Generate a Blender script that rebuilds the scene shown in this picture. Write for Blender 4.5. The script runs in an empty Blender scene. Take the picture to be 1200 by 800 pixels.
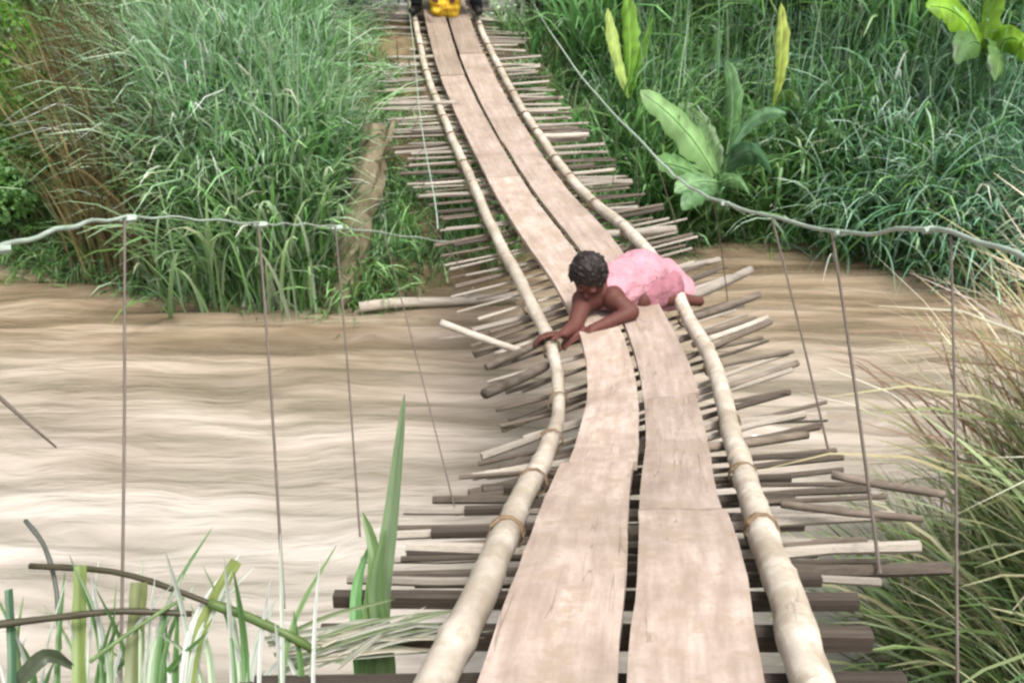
import bpy, bmesh, math, random
import numpy as np
from mathutils import Vector, Matrix, noise as mnoise
R = math.radians
random.seed(7)
rng = np.random.default_rng(11)
C = bpy.context.scene.collection
SC = bpy.context.scene

# ------------------------------------------------------------------ camera, world, sun, exposure
CAM_Z = 3.0
PITCH = R(22.2)
F = 1200.0
cam_d = bpy.data.cameras.new('camera'); cam = bpy.data.objects.new('camera', cam_d); C.objects.link(cam)
cam.location = (0, 0, CAM_Z); cam.rotation_euler = (math.pi/2 - PITCH, 0, 0)
cam_d.sensor_width = 36; cam_d.lens = 36; cam_d.clip_start = 0.05; cam_d.clip_end = 800
SC.camera = cam
cF = Vector((0, math.cos(PITCH), -math.sin(PITCH))); cU = Vector((0, math.sin(PITCH), math.cos(PITCH)))
def PX(px, py, t):
    """world point seen at photo pixel (px,py) at distance t along the view axis"""
    p = cF*t + Vector((1, 0, 0))*((px-600)/F*t) - cU*((py-400)/F*t)
    return Vector((p.x, p.y, p.z+CAM_Z))

W = bpy.data.worlds.new('World'); SC.world = W; W.use_nodes = True
nt = W.node_tree; nt.nodes.clear()
sky = nt.nodes.new('ShaderNodeTexSky'); sky.sky_type = 'NISHITA'; sky.sun_disc = False
SUN_EL, SUN_ROT = R(62), R(150)
sky.sun_elevation = SUN_EL; sky.sun_rotation = SUN_ROT; sky.air_density = 1.0; sky.dust_density = 6.0; sky.ozone_density = 1.0
hsv = nt.nodes.new('ShaderNodeHueSaturation'); hsv.inputs['Saturation'].default_value = 0.28
bg = nt.nodes.new('ShaderNodeBackground'); bg.inputs['Strength'].default_value = 0.13
wo = nt.nodes.new('ShaderNodeOutputWorld')
nt.links.new(sky.outputs[0], hsv.inputs['Color']); nt.links.new(hsv.outputs[0], bg.inputs[0]); nt.links.new(bg.outputs[0], wo.inputs[0])
sd = bpy.data.lights.new('sun', 'SUN'); sd.energy = 1.5; sd.angle = R(14); sd.color = (1, .96, .9)
so = bpy.data.objects.new('sun', sd); C.objects.link(so)
# direction towards the sun: rotation measured from +Y clockwise seen from above
dsun = Vector((math.sin(SUN_ROT)*math.cos(SUN_EL), math.cos(SUN_ROT)*math.cos(SUN_EL), math.sin(SUN_EL)))
so.rotation_euler = dsun.to_track_quat('Z', 'Y').to_euler()
SC.view_settings.view_transform = 'Standard'; SC.view_settings.look = 'None'
SC.view_settings.exposure = 1.08; SC.view_settings.gamma = 1
SC.cycles.filter_width = 2.6
SC.cycles.max_bounces = 6; SC.cycles.transparent_max_bounces = 4
SC.cycles.use_denoising = True

# ------------------------------------------------------------------ materials
def newmat(name, rough=.7, spec=.3):
    m = bpy.data.materials.new(name); m.use_nodes = True
    b = m.node_tree.nodes['Principled BSDF']; b.inputs['Roughness'].default_value = rough
    b.inputs['Specular IOR Level'].default_value = spec
    return m, m.node_tree, b
def ramp(t, stops, fac):
    r = t.nodes.new('ShaderNodeValToRGB'); e = r.color_ramp.elements
    while len(e) < len(stops): e.new(.5)
    for i, (p, c) in enumerate(stops): e[i].position = p; e[i].color = (*c, 1)
    t.links.new(fac, r.inputs[0]); return r.outputs[0]
def noise_tex(t, scale, vec, detail=5, rough=.6, mapping=None):
    n = t.nodes.new('ShaderNodeTexNoise'); n.inputs['Scale'].default_value = scale
    n.inputs['Detail'].default_value = detail; n.inputs['Roughness'].default_value = rough
    if mapping:
        mp = t.nodes.new('ShaderNodeMapping'); mp.inputs['Scale'].default_value = mapping
        t.links.new(vec, mp.inputs[0]); vec = mp.outputs[0]
    t.links.new(vec, n.inputs['Vector']); return n.outputs['Fac']
def mix(t, a, b, fac, mode='MIX'):
    n = t.nodes.new('ShaderNodeMix'); n.data_type = 'RGBA'; n.blend_type = mode
    for s, v in ((n.inputs['Factor'], fac), (n.inputs[6], a), (n.inputs[7], b)):
        if hasattr(v, 'is_linked') or hasattr(v, 'links'): t.links.new(v, s)
        elif isinstance(v, tuple): s.default_value = (*v, 1)
        else: s.default_value = v
    return n.outputs[2]
def bump(t, b, h, strength=.3, dist=.01):
    n = t.nodes.new('ShaderNodeBump'); n.inputs['Strength'].default_value = strength; n.inputs['Distance'].default_value = dist
    t.links.new(h, n.inputs['Height']); t.links.new(n.outputs[0], b.inputs['Normal'])
def coord(t, kind='Object'):
    return t.nodes.new('ShaderNodeTexCoord').outputs[kind]
def objrand(t): return t.nodes.new('ShaderNodeObjectInfo').outputs['Random']

def wood(name, lo, hi, stain, uv=True, scale=(2.2, 34, 1), stain_amt=.5, rough=.75, var=.25, mud=None):
    m, t, b = newmat(name, rough, .25)
    v = coord(t, 'UV' if uv else 'Object')
    off = t.nodes.new('ShaderNodeVectorMath'); off.operation = 'ADD'
    cmb = t.nodes.new('ShaderNodeCombineXYZ'); mm = t.nodes.new('ShaderNodeMath'); mm.operation = 'MULTIPLY'; mm.inputs[1].default_value = 37
    rnd = objrand(t); t.links.new(rnd, mm.inputs[0])
    for i in range(2): t.links.new(mm.outputs[0], cmb.inputs[i])
    t.links.new(v, off.inputs[0]); t.links.new(cmb.outputs[0], off.inputs[1]); v = off.outputs[0]
    g = noise_tex(t, 1, v, 6, .65, scale)
    c = ramp(t, [(.3, lo), (.62, hi)], g)
    s = noise_tex(t, 3.2, v, 6, .7)
    sf = ramp(t, [(.42, (0, 0, 0)), (.72, (stain_amt,)*3)], s)
    c = mix(t, c, stain, sf)
    vr = ramp(t, [(0, (1-var,)*3), (1, (1+var*.4,)*3)], rnd)
    c = mix(t, c, vr, 1.0, 'MULTIPLY')
    if mud:   # trodden mud blotches and thin dark splits along the grain
        mf = ramp(t, [(.50, (0, 0, 0)), (.60, (.75, .75, .75))], noise_tex(t, 9, v, 8, .75))
        c = mix(t, c, mud, mf)
        cf = ramp(t, [(.492, (0, 0, 0)), (.5, (.55, .55, .55)), (.508, (0, 0, 0))], noise_tex(t, 1, v, 3, .5, (.9, 14, 1)))
        cg = noise_tex(t, 2.3, v, 2, .5); mm2 = t.nodes.new('ShaderNodeMath'); mm2.operation = 'GREATER_THAN'; mm2.inputs[1].default_value = .56; t.links.new(cg, mm2.inputs[0])
        mm3 = t.nodes.new('ShaderNodeMath'); mm3.operation = 'MULTIPLY'; t.links.new(cf, mm3.inputs[0]); t.links.new(mm2.outputs[0], mm3.inputs[1])
        c = mix(t, c, (.10, .07, .05), mm3.outputs[0])
    t.links.new(c, b.inputs['Base Color'])
    bump(t, b, g, .6, .005)
    return m
M = {}
M['plank'] = wood('plank_wood', (.31, .235, .195), (.46, .37, .315), (.19, .14, .105), stain_amt=.8, var=.16, scale=(3.5, 26, 1), mud=(.30, .23, .17))
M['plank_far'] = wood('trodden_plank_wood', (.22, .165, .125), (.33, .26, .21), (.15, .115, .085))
M['bamboo'] = wood('bamboo_pole', (.42, .36, .29), (.60, .54, .46), (.20, .15, .10), scale=(6, 8, 1), stain_amt=.8, mud=(.33, .27, .20), rough=.5)
M['timber'] = wood('dark_timber', (.025, .019, .014), (.065, .05, .038), (.17, .14, .115), uv=False, scale=(4, 30, 30), stain_amt=.45)
M['stick'] = wood('grey_stick', (.075, .06, .045), (.21, .17, .135), (.045, .033, .024), uv=False, scale=(3, 25, 25), stain_amt=.7, var=.55)
M['stickpale'] = wood('pale_stick', (.27, .235, .19), (.47, .42, .36), (.15, .12, .09), uv=False, scale=(3, 25, 25), stain_amt=.4, var=.35)
M['trunk'] = wood('dead_trunk', (.10, .075, .045), (.30, .25, .17), (.10, .12, .04), uv=False, scale=(12, 12, 2.5), stain_amt=.5)
M['bark'] = wood('stalk_bark', (.09, .11, .04), (.2, .22, .09), (.12, .09, .05), uv=False, scale=(10, 10, 2), stain_amt=.5)

def plain(name, col, rough=.6, spec=.3, nz=.25, sc=18, bd=.004, bs=.3):
    m, t, b = newmat(name, rough, spec)
    v = coord(t); n = noise_tex(t, sc, v, 5, .6)
    c = ramp(t, [(.3, tuple(x*(1-nz) for x in col)), (.7, tuple(min(1, x*(1+nz)) for x in col))], n)
    t.links.new(c, b.inputs['Base Color']); bump(t, b, n, bs, bd)
    return m
M['cable'] = plain('galvanised_cable', (.27, .33, .27), .45, .5)
M['wire'] = plain('rusty_wire', (.10, .08, .065), .6, .3)
M['rope'] = plain('brown_rope', (.17, .12, .075), .9, .1, .4, 60)
M['concrete'] = plain('pale_concrete', (.46, .47, .45), .85, .2, .2, 6)
M['white_paint'] = plain('white_paint', (.7, .7, .66), .6, .3, .15)
M['skin'] = plain('brown_skin', (.095, .034, .026), .62, .25, .12, 30)
M['hair'] = plain('dark_hair', (.016, .011, .010), .55, .3, .4, 60)
M['pink'] = plain('pink_cloth', (.47, .24, .28), .9, .1, .14, 11, .05, .8)
M['maroon'] = plain('maroon_cloth', (.30, .13, .155), .9, .1, .2, 12, .04, .8)
M['yellow'] = plain('yellow_cloth', (.56, .34, .035), .85, .15, .35, 14)
M['navy'] = plain('dark_cloth', (.022, .024, .03), .9, .1, .3, 14)
M['black'] = plain('black_rubber', (.012, .012, .012), .6, .3)
M['moss'] = plain('mud_soil', (.13, .095, .055), .95, .1, .4, 3)

def leafmat(name, trans=.45, rough=.42, spec=.4):
    m, t, b = newmat(name, rough, spec)
    a = t.nodes.new('ShaderNodeAttribute'); a.attribute_name = 'leaf_colour'
    t.links.new(a.outputs['Color'], b.inputs['Base Color'])
    tr = t.nodes.new('ShaderNodeBsdfTranslucent'); t.links.new(a.outputs['Color'], tr.inputs[0])
    ms = t.nodes.new('ShaderNodeMixShader'); ms.inputs[0].default_value = trans
    t.links.new(b.outputs[0], ms.inputs[1]); t.links.new(tr.outputs[0], ms.inputs[2])
    t.links.new(ms.outputs[0], t.nodes['Material Output'].inputs[0])
    return m
M['leaf'] = leafmat('leaf_green')

# ground
m, t, b = newmat('bank_soil', .95, .1); v = coord(t)
n1 = noise_tex(t, .8, v, 6, .6); n2 = noise_tex(t, 9, v, 6, .6)
c = ramp(t, [(.35, (.11, .075, .045)), (.6, (.19, .14, .085)), (.75, (.07, .09, .03))], n1)
c = mix(t, c, (.06, .045, .03), ramp(t, [(.45, (0, 0, 0)), (.7, (.6, .6, .6))], n2))
t.links.new(c, b.inputs['Base Color']); bump(t, b, n2, .8, .04); M['soil'] = m
# muddy river
m, t, b = newmat('muddy_water', .09, .6); v = coord(t)
wn = t.nodes.new('ShaderNodeTexNoise'); wn.inputs['Scale'].default_value = .9; wn.inputs['Detail'].default_value = 2; t.links.new(v, wn.inputs['Vector'])
wa = t.nodes.new('ShaderNodeVectorMath'); wa.operation = 'MULTIPLY_ADD'; wa.inputs[1].default_value = (.7, .45, 0); t.links.new(wn.outputs['Color'], wa.inputs[0]); t.links.new(v, wa.inputs[2]); wv = wa.outputs[0]
s1 = noise_tex(t, 1, wv, 4, .5, (.45, 2.6, 1))
s2 = noise_tex(t, 1, v, 4, .6, (.16, .42, 1))
s3 = noise_tex(t, 1, wv, 4, .6, (1.8, 7.5, 1))
ca = ramp(t, [(.36, (.145, .105, .068)), (.5, (.235, .175, .12)), (.66, (.34, .27, .20))], s1)
cb = ramp(t, [(.34, (.24, .215, .175)), (.47, (.325, .29, .245)), (.62, (.43, .39, .345))], s1)
# paler water colour towards the near bank, varied by broad noise
sx = t.nodes.new('ShaderNodeSeparateXYZ'); t.links.new(v, sx.inputs[0])
mr = t.nodes.new('ShaderNodeMapRange'); mr.inputs['From Min'].default_value = 8.0; mr.inputs['From Max'].default_value = 4.4
t.links.new(sx.outputs['Y'], mr.inputs['Value'])
ad = t.nodes.new('ShaderNodeMath'); ad.operation = 'MULTIPLY_ADD'; ad.inputs[1].default_value = .9; ad.inputs[2].default_value = -.45
t.links.new(s2, ad.inputs[0])
ad2 = t.nodes.new('ShaderNodeMath'); ad2.operation = 'ADD'; ad2.use_clamp = True
t.links.new(mr.outputs[0], ad2.inputs[0]); t.links.new(ad.outputs[0], ad2.inputs[1])
c = mix(t, ca, cb, ad2.outputs[0])
c = mix(t, c, ramp(t, [(.36, (.80, .79, .77)), (.5, (1, 1, 1)), (.62, (1.12, 1.12, 1.13))], noise_tex(t, 1, wv, 3, .6, (1.3, 9, 1))), .8, 'MULTIPLY')
t.links.new(c, b.inputs['Base Color'])
hm = t.nodes.new('ShaderNodeMath'); hm.operation = 'MULTIPLY_ADD'; hm.inputs[1].default_value = .35
t.links.new(s3, hm.inputs[0]); t.links.new(s1, hm.inputs[2])
bump(t, b, hm.outputs[0], .6, .16); M['water'] = m

# ------------------------------------------------------------------ object helpers
def mesh_obj(name, verts, faces, mat, parent=None, uv=None, smooth=False, col=None):
    me = bpy.data.meshes.new(name)
    me.from_pydata([tuple(v) for v in verts], [], faces); me.update()
    return link_mesh(name, me, mat, parent, smooth)
def link_mesh(name, me, mat, parent=None, smooth=False):
    if mat and not me.materials: me.materials.append(mat)
    if smooth:
        me.polygons.foreach_set('use_smooth', [True]*len(me.polygons))
    o = bpy.data.objects.new(name, me); C.objects.link(o)
    if parent: o.parent = parent
    return o
def obj(name, bm, mat, parent=None, smooth=False):
    me = bpy.data.meshes.new(name); bm.normal_update(); bm.to_mesh(me); bm.free()
    return link_mesh(name, me, mat, parent, smooth)
def tag(o, label=None, cat=None, group=None, kind=None):
    if label: o['label'] = label
    if cat: o['category'] = cat
    if group: o['group'] = group
    if kind: o['kind'] = kind
    return o
def thing(name, label, cat, loc=(0, 0, 0), group=None):
    o = bpy.data.objects.new(name, None); C.objects.link(o); o.location = loc; o.empty_display_size = .1
    return tag(o, label, cat, group)
def local(pts, root): return [Vector(p) - root.location for p in pts]

def tube(pts, radii, sides=8, wob=0, seed=0, uvscale=1.0, bulge=None):
    """bmesh tube along pts with a UV (along, round)"""
    bm = bmesh.new(); uvl = bm.loops.layers.uv.new('UVMap')
    pts = [Vector(p) for p in pts]; n = len(pts)
    if not hasattr(radii, '__len__'): radii = [radii]*n
    rd = random.Random(seed); rings = []; L = 0; Ls = []
    up = Vector((0, 0, 1))
    for i, p in enumerate(pts):
        d = (pts[min(i+1, n-1)] - pts[max(i-1, 0)]).normalized()
        ref = up if abs(d.z) < .95 else Vector((1, 0, 0))
        a = d.cross(ref).normalized(); b_ = d.cross(a).normalized()
        if i: L += (p - pts[i-1]).length
        Ls.append(L); ring = []
        for k in range(sides):
            an = 2*math.pi*k/sides; r = radii[i]*(1+wob*(rd.random()-.5))
            ring.append(bm.verts.new(p + a*math.cos(an)*r + b_*math.sin(an)*r))
        rings.append(ring)
    for i in range(n-1):
        for k in range(sides):
            k2 = (k+1) % sides
            f = bm.faces.new((rings[i][k], rings[i][k2], rings[i+1][k2], rings[i+1][k]))
            us = (Ls[i], Ls[i], Ls[i+1], Ls[i+1]); vs = (k, k+1, k+1, k)
            for l, u_, v_ in zip(f.loops, us, vs): l[uvl].uv = (u_, v_/sides*radii[i]*6)
    bm.faces.new(rings[0][::-1]); bm.faces.new(rings[-1])
    bmesh.ops.recalc_face_normals(bm, faces=bm.faces)
    return bm

def crom(P, u):
    n = len(P)-1; i = int(min(max(math.floor(u), 0), n-1)); f = u-i
    p0, p1, p2, p3 = P[max(i-1, 0)], P[i], P[i+1], P[min(i+2, n)]
    return .5*((2*p1) + (p2-p0)*f + (2*p0-5*p1+4*p2-p3)*f*f + (3*p1-p0-3*p2+p3)*f**3)
def curve_pts(P, n): return [crom(P, (len(P)-1)*i/(n-1)) for i in range(n)]

# ------------------------------------------------------------------ setting: river, banks
def Yw(X):      # far waterline
    return np.interp(X, [-60, -9, -4.85, -3.2, -1.44, .4, 2.3, 3.3, 4.1, 5.5, 9, 60], [12, 10.2, 9.3, 8.6, 8.1, 9.1, 10.3, 9.6, 8.7, 8.3, 8.6, 12])
def Yn(X):      # near waterline
    return np.interp(X, [-60, -6, -2, 0, 1.1, 1.7, 2.4, 3.2, 60], [-1, 1.2, 1.6, 1.5, 1.9, 2.9, 3.7, 4.2, 3.5])
def fbm(X, Y, s=1.0):
    return (np.sin(X*1.3*s+2.1)*np.cos(Y*1.7*s+.3) + .5*np.sin(X*3.1*s+Y*2.3*s) + .3*np.cos(X*6.3*s-Y*5.1*s+1))/1.8
def ground_h(X, Y):
    X = np.asarray(X, float); Y = np.asarray(Y, float)
    s = Y - Yw(X)
    far = np.interp(s, [-2, -.2, 0, .25, 1.2, 2.8, 6, 12, 30, 120], [-1.0, -.15, 0, .25, .8, 1.82, 2.3, 4.0, 9, 26])
    s2 = Yn(X) - Y
    near = np.interp(s2, [-2, -.2, 0, .5, 1.4, 3, 10, 120], [-1.0, -.15, 0, .5, 1.2, 1.75, 2.1, 4])
    h = np.maximum(far, near)
    return h + np.where(h > 0, .10*fbm(X, Y)*np.clip(h, 0, 1), 0)
def grid_coords(lo, hi, dense_lo, dense_hi, step, big):
    a = list(np.arange(dense_lo, dense_hi+1e-6, step)); x = dense_hi; k = step
    while x < hi: k *= 1.25; x += min(k, big); a.append(x)
    x = dense_lo; k = step; l = []
    while x > lo: k *= 1.25; x -= min(k, big); l.append(x)
    return np.array(l[::-1]+a)
def sheet(name, xs, ys, zf, mat):
    X, Y = np.meshgrid(xs, ys); Z = zf(X, Y)
    v = np.stack([X, Y, Z], -1).reshape(-1, 3); nx, ny = len(xs), len(ys)
    i = np.arange(nx*ny).reshape(ny, nx)
    f = np.stack([i[:-1, :-1], i[:-1, 1:], i[1:, 1:], i[1:, :-1]], -1).reshape(-1, 4)
    me = bpy.data.meshes.new(name); me.from_pydata(v.tolist(), [], f.tolist()); me.update()
    return link_mesh(name, me, mat, None, True)
g = sheet('ground', grid_coords(-260, 260, -8, 8, .14, 14), grid_coords(-120, 320, -2, 16, .14, 14), ground_h, M['soil'])
tag(g, 'brown muddy river banks under the grass', kind='structure')
def wave(X, Y):
    a = .022*np.sin(Y*7+np.sin(X*.9)*1.3+X*.4) + .016*np.sin(Y*13.3-X*1.1+np.cos(X*1.7)*1.1) + .012*np.sin(Y*23+X*2.2+np.sin(Y*3+X)*2)
    return a*(.6+.4*np.sin(X*.8+Y*1.1))
w = sheet('river_water', grid_coords(-260, 260, -8, 8, .09, 16), grid_coords(-3, 20, 1.5, 11, .035, 5), wave, M['water'])
tag(w, 'muddy tan river flowing under the bridge', kind='structure')

# ------------------------------------------------------------------ bridge geometry
ST = [ # tL, Lx, Ly, tR, Rx, Ry   (centres of the two side poles)
 (1.3, 405, 1080, 1.3, 1050, 1080), (1.91, 516, 795, 1.91, 948, 795), (2.3, 566, 690, 2.3, 918, 690),
 (2.95, 603, 607, 2.95, 884, 602), (3.65, 640, 535, 3.75, 860, 522), (4.3, 654, 478, 4.55, 838, 436),
 (4.85, 648, 415, 5.2, 806, 378), (5.4, 622, 360, 5.75, 775, 318), (6.1, 593, 303, 6.3, 735, 272),
 (7.0, 565, 243, 7.1, 686, 230), (8.0, 540, 185, 8.0, 645, 180), (9.2, 516, 130, 9.2, 610, 126),
 (10.2, 498, 78, 10.2, 582, 75), (11.2, 485, 20, 11.2, 560, 25), (12.1, 478, -18, 12.1, 549, -14)]
PL = [PX(a[1], a[2], a[0]) for a in ST]; PR = [PX(a[4], a[5], a[3]) for a in ST]
d0 = (PL[0]-PL[1]); d0.z *= .2
PL.insert(0, PL[0]+d0*1.9); PR.insert(0, PR[0]+Vector((-.02, d0.y, d0.z))*1.9)   # runs back under the camera to the near bank
NS = len(PL)-1
# arclength table
UU = np.linspace(0, NS, 1200); MID = [(crom(PL, u)+crom(PR, u))*.5 for u in UU]
AL = np.concatenate([[0], np.cumsum([(MID[i+1]-MID[i]).length for i in range(len(MID)-1)])]); LEN = AL[-1]
def u_at(s): return float(np.interp(s, AL, UU))
def s_at(u): return float(np.interp(u, UU, AL))
MIDA = np.array([[p.x, p.y, p.z] for p in MID])
def frame(s):
    u = u_at(s); l, r = crom(PL, u), crom(PR, u); c = (l+r)*.5
    rt = (r-l).normalized(); a, b_ = crom(PL, min(u+.05, NS))+crom(PR, min(u+.05, NS)), crom(PL, max(u-.05, 0))+crom(PR, max(u-.05, 0))
    fw = (a-b_).normalized(); up = rt.cross(fw).normalized()
    return c, rt, fw, up, (r-l).length/2

bridge = thing('suspension_bridge', 'narrow old footbridge of pale planks and sagging stick crossbeams hung over the muddy river', 'footbridge', (PL[1]+PR[1])*.5)
BO = bridge.location.copy()
def bl(p): return Vector(p)-BO

# planks: two columns, each plank a bent strip
def plank(s0, s1, a0, a1, mat, seed, lift=0.0, th=.03, skew=0):
    rd = random.Random(seed); bm = bmesh.new(); uvl = bm.loops.layers.uv.new('UVMap')
    n = max(3, int((s1-s0)/.11)); rows = []
    for i in range(n+1):
        s = s0+(s1-s0)*i/n; c, rt, fw, up, hw = frame(s); f = i/n
        ja, jb = rd.uniform(-.0018, .0018), rd.uniform(-.0018, .0018)
        cup = [0, .0025, .0, -.001, 0]
        top = []; bot = []
        for k in range(5):
            a = a0+ja+(a1+jb-a0-ja)*k/4 + skew*(f-.5)
            h = .060+lift+rd.uniform(-.0012, .0012)+cup[k]
            top.append(bm.verts.new(bl(c+rt*a+up*h))); bot.append(bm.verts.new(bl(c+rt*a+up*(h-th))))
        rows.append((top, bot, s))
    def quad(vs, uvs):
        f = bm.faces.new(vs)
        for l, q in zip(f.loops, uvs): l[uvl].uv = q
    for i in range(n):
        t0, b0, sa = rows[i]; t1, b1, sb = rows[i+1]
        for k in range(4):
            va, vb = k/4*(a1-a0), (k+1)/4*(a1-a0)
            quad((t0[k], t0[k+1], t1[k+1], t1[k]), ((sa, va), (sa, vb), (sb, vb), (sb, va)))
            quad((b0[k+1], b0[k], b1[k], b1[k+1]), ((sa, vb), (sa, va), (sb, va), (sb, vb)))
        for k, sg in ((0, 1), (4, -1)):
            vs = (t0[k], t1[k], b1[k], b0[k]); quad(vs if sg > 0 else vs[::-1], ((sa, 0), (sb, 0), (sb, .03), (sa, .03)) if sg > 0 else ((sa, .03), (sb, .03), (sb, 0), (sa, 0)))
    for (t_, b_, s_), fl in ((rows[0], False), (rows[-1], True)):
        for k in range(4):
            vs = (t_[k], b_[k], b_[k+1], t_[k+1]); quad(vs[::-1] if fl else vs, ((s_, 0), (s_, .03), (s_, .06), (s_, .09)))
    return obj('plank', bm, mat, bridge)
def s_of_py(py):   # arclength where the deck centre is at pixel row py
    best = min(range(len(MID)), key=lambda i: abs((400 - F*((MID[i]-Vector((0, 0, CAM_Z))).dot(cU))/max(.05, (MID[i]-Vector((0, 0, CAM_Z))).dot(cF)))-py) + (0 if UU[i] > 1.2 else 1e3))
    return float(AL[best])
S = s_of_py
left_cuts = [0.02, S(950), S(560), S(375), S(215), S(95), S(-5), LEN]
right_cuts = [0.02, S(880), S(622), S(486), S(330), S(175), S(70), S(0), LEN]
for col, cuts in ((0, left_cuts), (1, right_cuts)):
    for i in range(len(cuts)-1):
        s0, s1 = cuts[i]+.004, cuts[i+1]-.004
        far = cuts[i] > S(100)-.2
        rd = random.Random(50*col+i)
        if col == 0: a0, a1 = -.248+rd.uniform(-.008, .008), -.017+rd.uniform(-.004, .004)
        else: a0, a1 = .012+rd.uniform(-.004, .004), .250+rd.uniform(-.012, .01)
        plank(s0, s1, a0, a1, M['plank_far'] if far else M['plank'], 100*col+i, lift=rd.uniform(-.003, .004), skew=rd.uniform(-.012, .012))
# narrow outer strips beside the right and left columns

# crossbeams
def beam_mesh(name, sides, irr, seed):
    pts = [Vector((x, irr*.02*math.sin(seed+x*9), irr*.015*math.cos(seed*2+x*7))) for x in np.linspace(-.5, .5, 7)]
    rd = random.Random(seed)
    return tube(pts, [1+irr*rd.uniform(-.18, .18) for _ in pts], sides, .12*irr, seed)
stick_meshes = []
for k in range(7):
    # thin stick of unit length and unit radius is scaled per copy; bends are built at real radius
    bm = bmesh.new(); rd = random.Random(k); n = 7; rings = []
    for i in range(n):
        x = i/(n-1)-.5; cy, cz = 1.5*math.sin(k*1.7+x*7), .6*math.cos(k*2.9+x*6); r = 1+rd.uniform(-.15, .15)
        rings.append([bm.verts.new((x, cy+r*math.cos(a)*(1+rd.uniform(-.1, .1)), cz+r*math.sin(a)*(1+rd.uniform(-.1, .1)))) for a in [2*math.pi*q/6 for q in range(6)]])
    for i in range(n-1):
        for q in range(6): bm.faces.new((rings[i][q], rings[i][(q+1) % 6], rings[i+1][(q+1) % 6], rings[i+1][q]))
    bm.faces.new(rings[0][::-1]); bm.faces.new(rings[-1]); bmesh.ops.recalc_face_normals(bm, faces=bm.faces)
    me = bpy.data.meshes.new('crossbeam'); bm.to_mesh(me); bm.free()
    pair = []
    for mm in (M['stick'], M['stickpale']):
        mc = me.copy(); mc.materials.append(mm); pair.append(mc)
    stick_meshes.append(pair)
tim_meshes = []
for k in range(4):
    bm = bmesh.new(); rd = random.Random(k+90); n = 6; rings = []
    for i in range(n):
        x = i/(n-1)-.5; rings.append([bm.verts.new((x, sy*(1+rd.uniform(-.1, .1)), sz*(1+rd.uniform(-.1, .1)))) for sy, sz in ((-.9, -.9), (0, -1), (.9, -.9), (1, 0), (.9, .9), (0, 1), (-.9, .9), (-1, 0))])
    for i in range(n-1):
        for q in range(8): bm.faces.new((rings[i][q], rings[i][(q+1) % 8], rings[i+1][(q+1) % 8], rings[i+1][q]))
    bm.faces.new(rings[0][::-1]); bm.faces.new(rings[-1]); bmesh.ops.recalc_face_normals(bm, faces=bm.faces)
    me = bpy.data.meshes.new('crossbeam'); bm.to_mesh(me); bm.free(); me.materials.append(M['timber']); tim_meshes.append(me)
def orient(o, a, b_, ry, rz):
    d = b_-a; x = d.normalized(); z = Vector((0, 0, 1)); y = z.cross(x).normalized(); z = x.cross(y)
    m = Matrix((x*d.length, y*ry, z*rz)).transposed().to_4x4(); m.translation = (a+b_)*.5
    o.matrix_local = m
def place_beam(me, a, b_, ry, rz, name='crossbeam'):
    o = bpy.data.objects.new(name, me); C.objects.link(o); o.parent = bridge; orient(o, bl(a), bl(b_), ry, rz); return o
rd = random.Random(5)
TS = [S(p) for p in (1250, 1000, 870, 772, 722, 678, 655, 626, 598, 574, 550)]
beam_ends = []
exL = [.36, .36, .38, .40, .32, .36, .2, .27, .25, .2, .12]
exR = [.2, .2, .2, .20, .17, .18, .12, .15, .15, .16, .18]
for i, s in enumerate(TS):
    c, rt, fw, up, hw = frame(s)
    a = c-rt*(hw+exL[i])+fw*rd.uniform(-.015, .015); b_ = c+rt*(hw+exR[i])+fw*rd.uniform(-.015, .015)
    h = (.021, .017, .019, .018)[i % 4] if i < 6 else .013
    a -= up*(.052+.0); b_ -= up*(.052)
    place_beam(tim_meshes[i % 4], a, b_, h, h*1.05); beam_ends.append((s, a, b_))
s = S(655); k = 0
while s < LEN-.15:
    py_zone = s
    c, rt, fw, up, hw = frame(s)
    farf = min(1, max(0, (s-S(300))/3.5))
    eL = rd.uniform(.22, .40)+.18*farf; eR = rd.uniform(.24, .46)+.08*farf
    if S(560) < s < S(400): eL = rd.uniform(.16, .36); eR = rd.uniform(.30, .52)
    sk = rd.gauss(0, .045); tilt = rd.uniform(-.02, .02)
    # sag of the twisted middle: sticks hang lower on the left, kick up on the right
    tw = math.exp(-((s-S(440))/1.1)**2)
    a = c-rt*(hw+eL)+fw*(sk)-up*(.035+.12*tw*rd.uniform(.4, 1)+tilt*.5); b_ = c+rt*(hw+eR)-fw*(sk)-up*(.035-.05*tw*rd.uniform(0, 1)-tilt*.5)
    r = rd.choice((.007, .009, .010, .012, .014, .018))*rd.uniform(.9, 1.15)
    # keep the stick just beneath the planks
    pal = rd.random() < (.35 if s < S(330) else .62)
    place_beam(stick_meshes[k % 7][1 if pal else 0], a-up*.012, b_-up*.012, r, r); beam_ends.append((s, a, b_))
    s += rd.choice((.05, .07, .085, .10, .14)); k += 1
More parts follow.
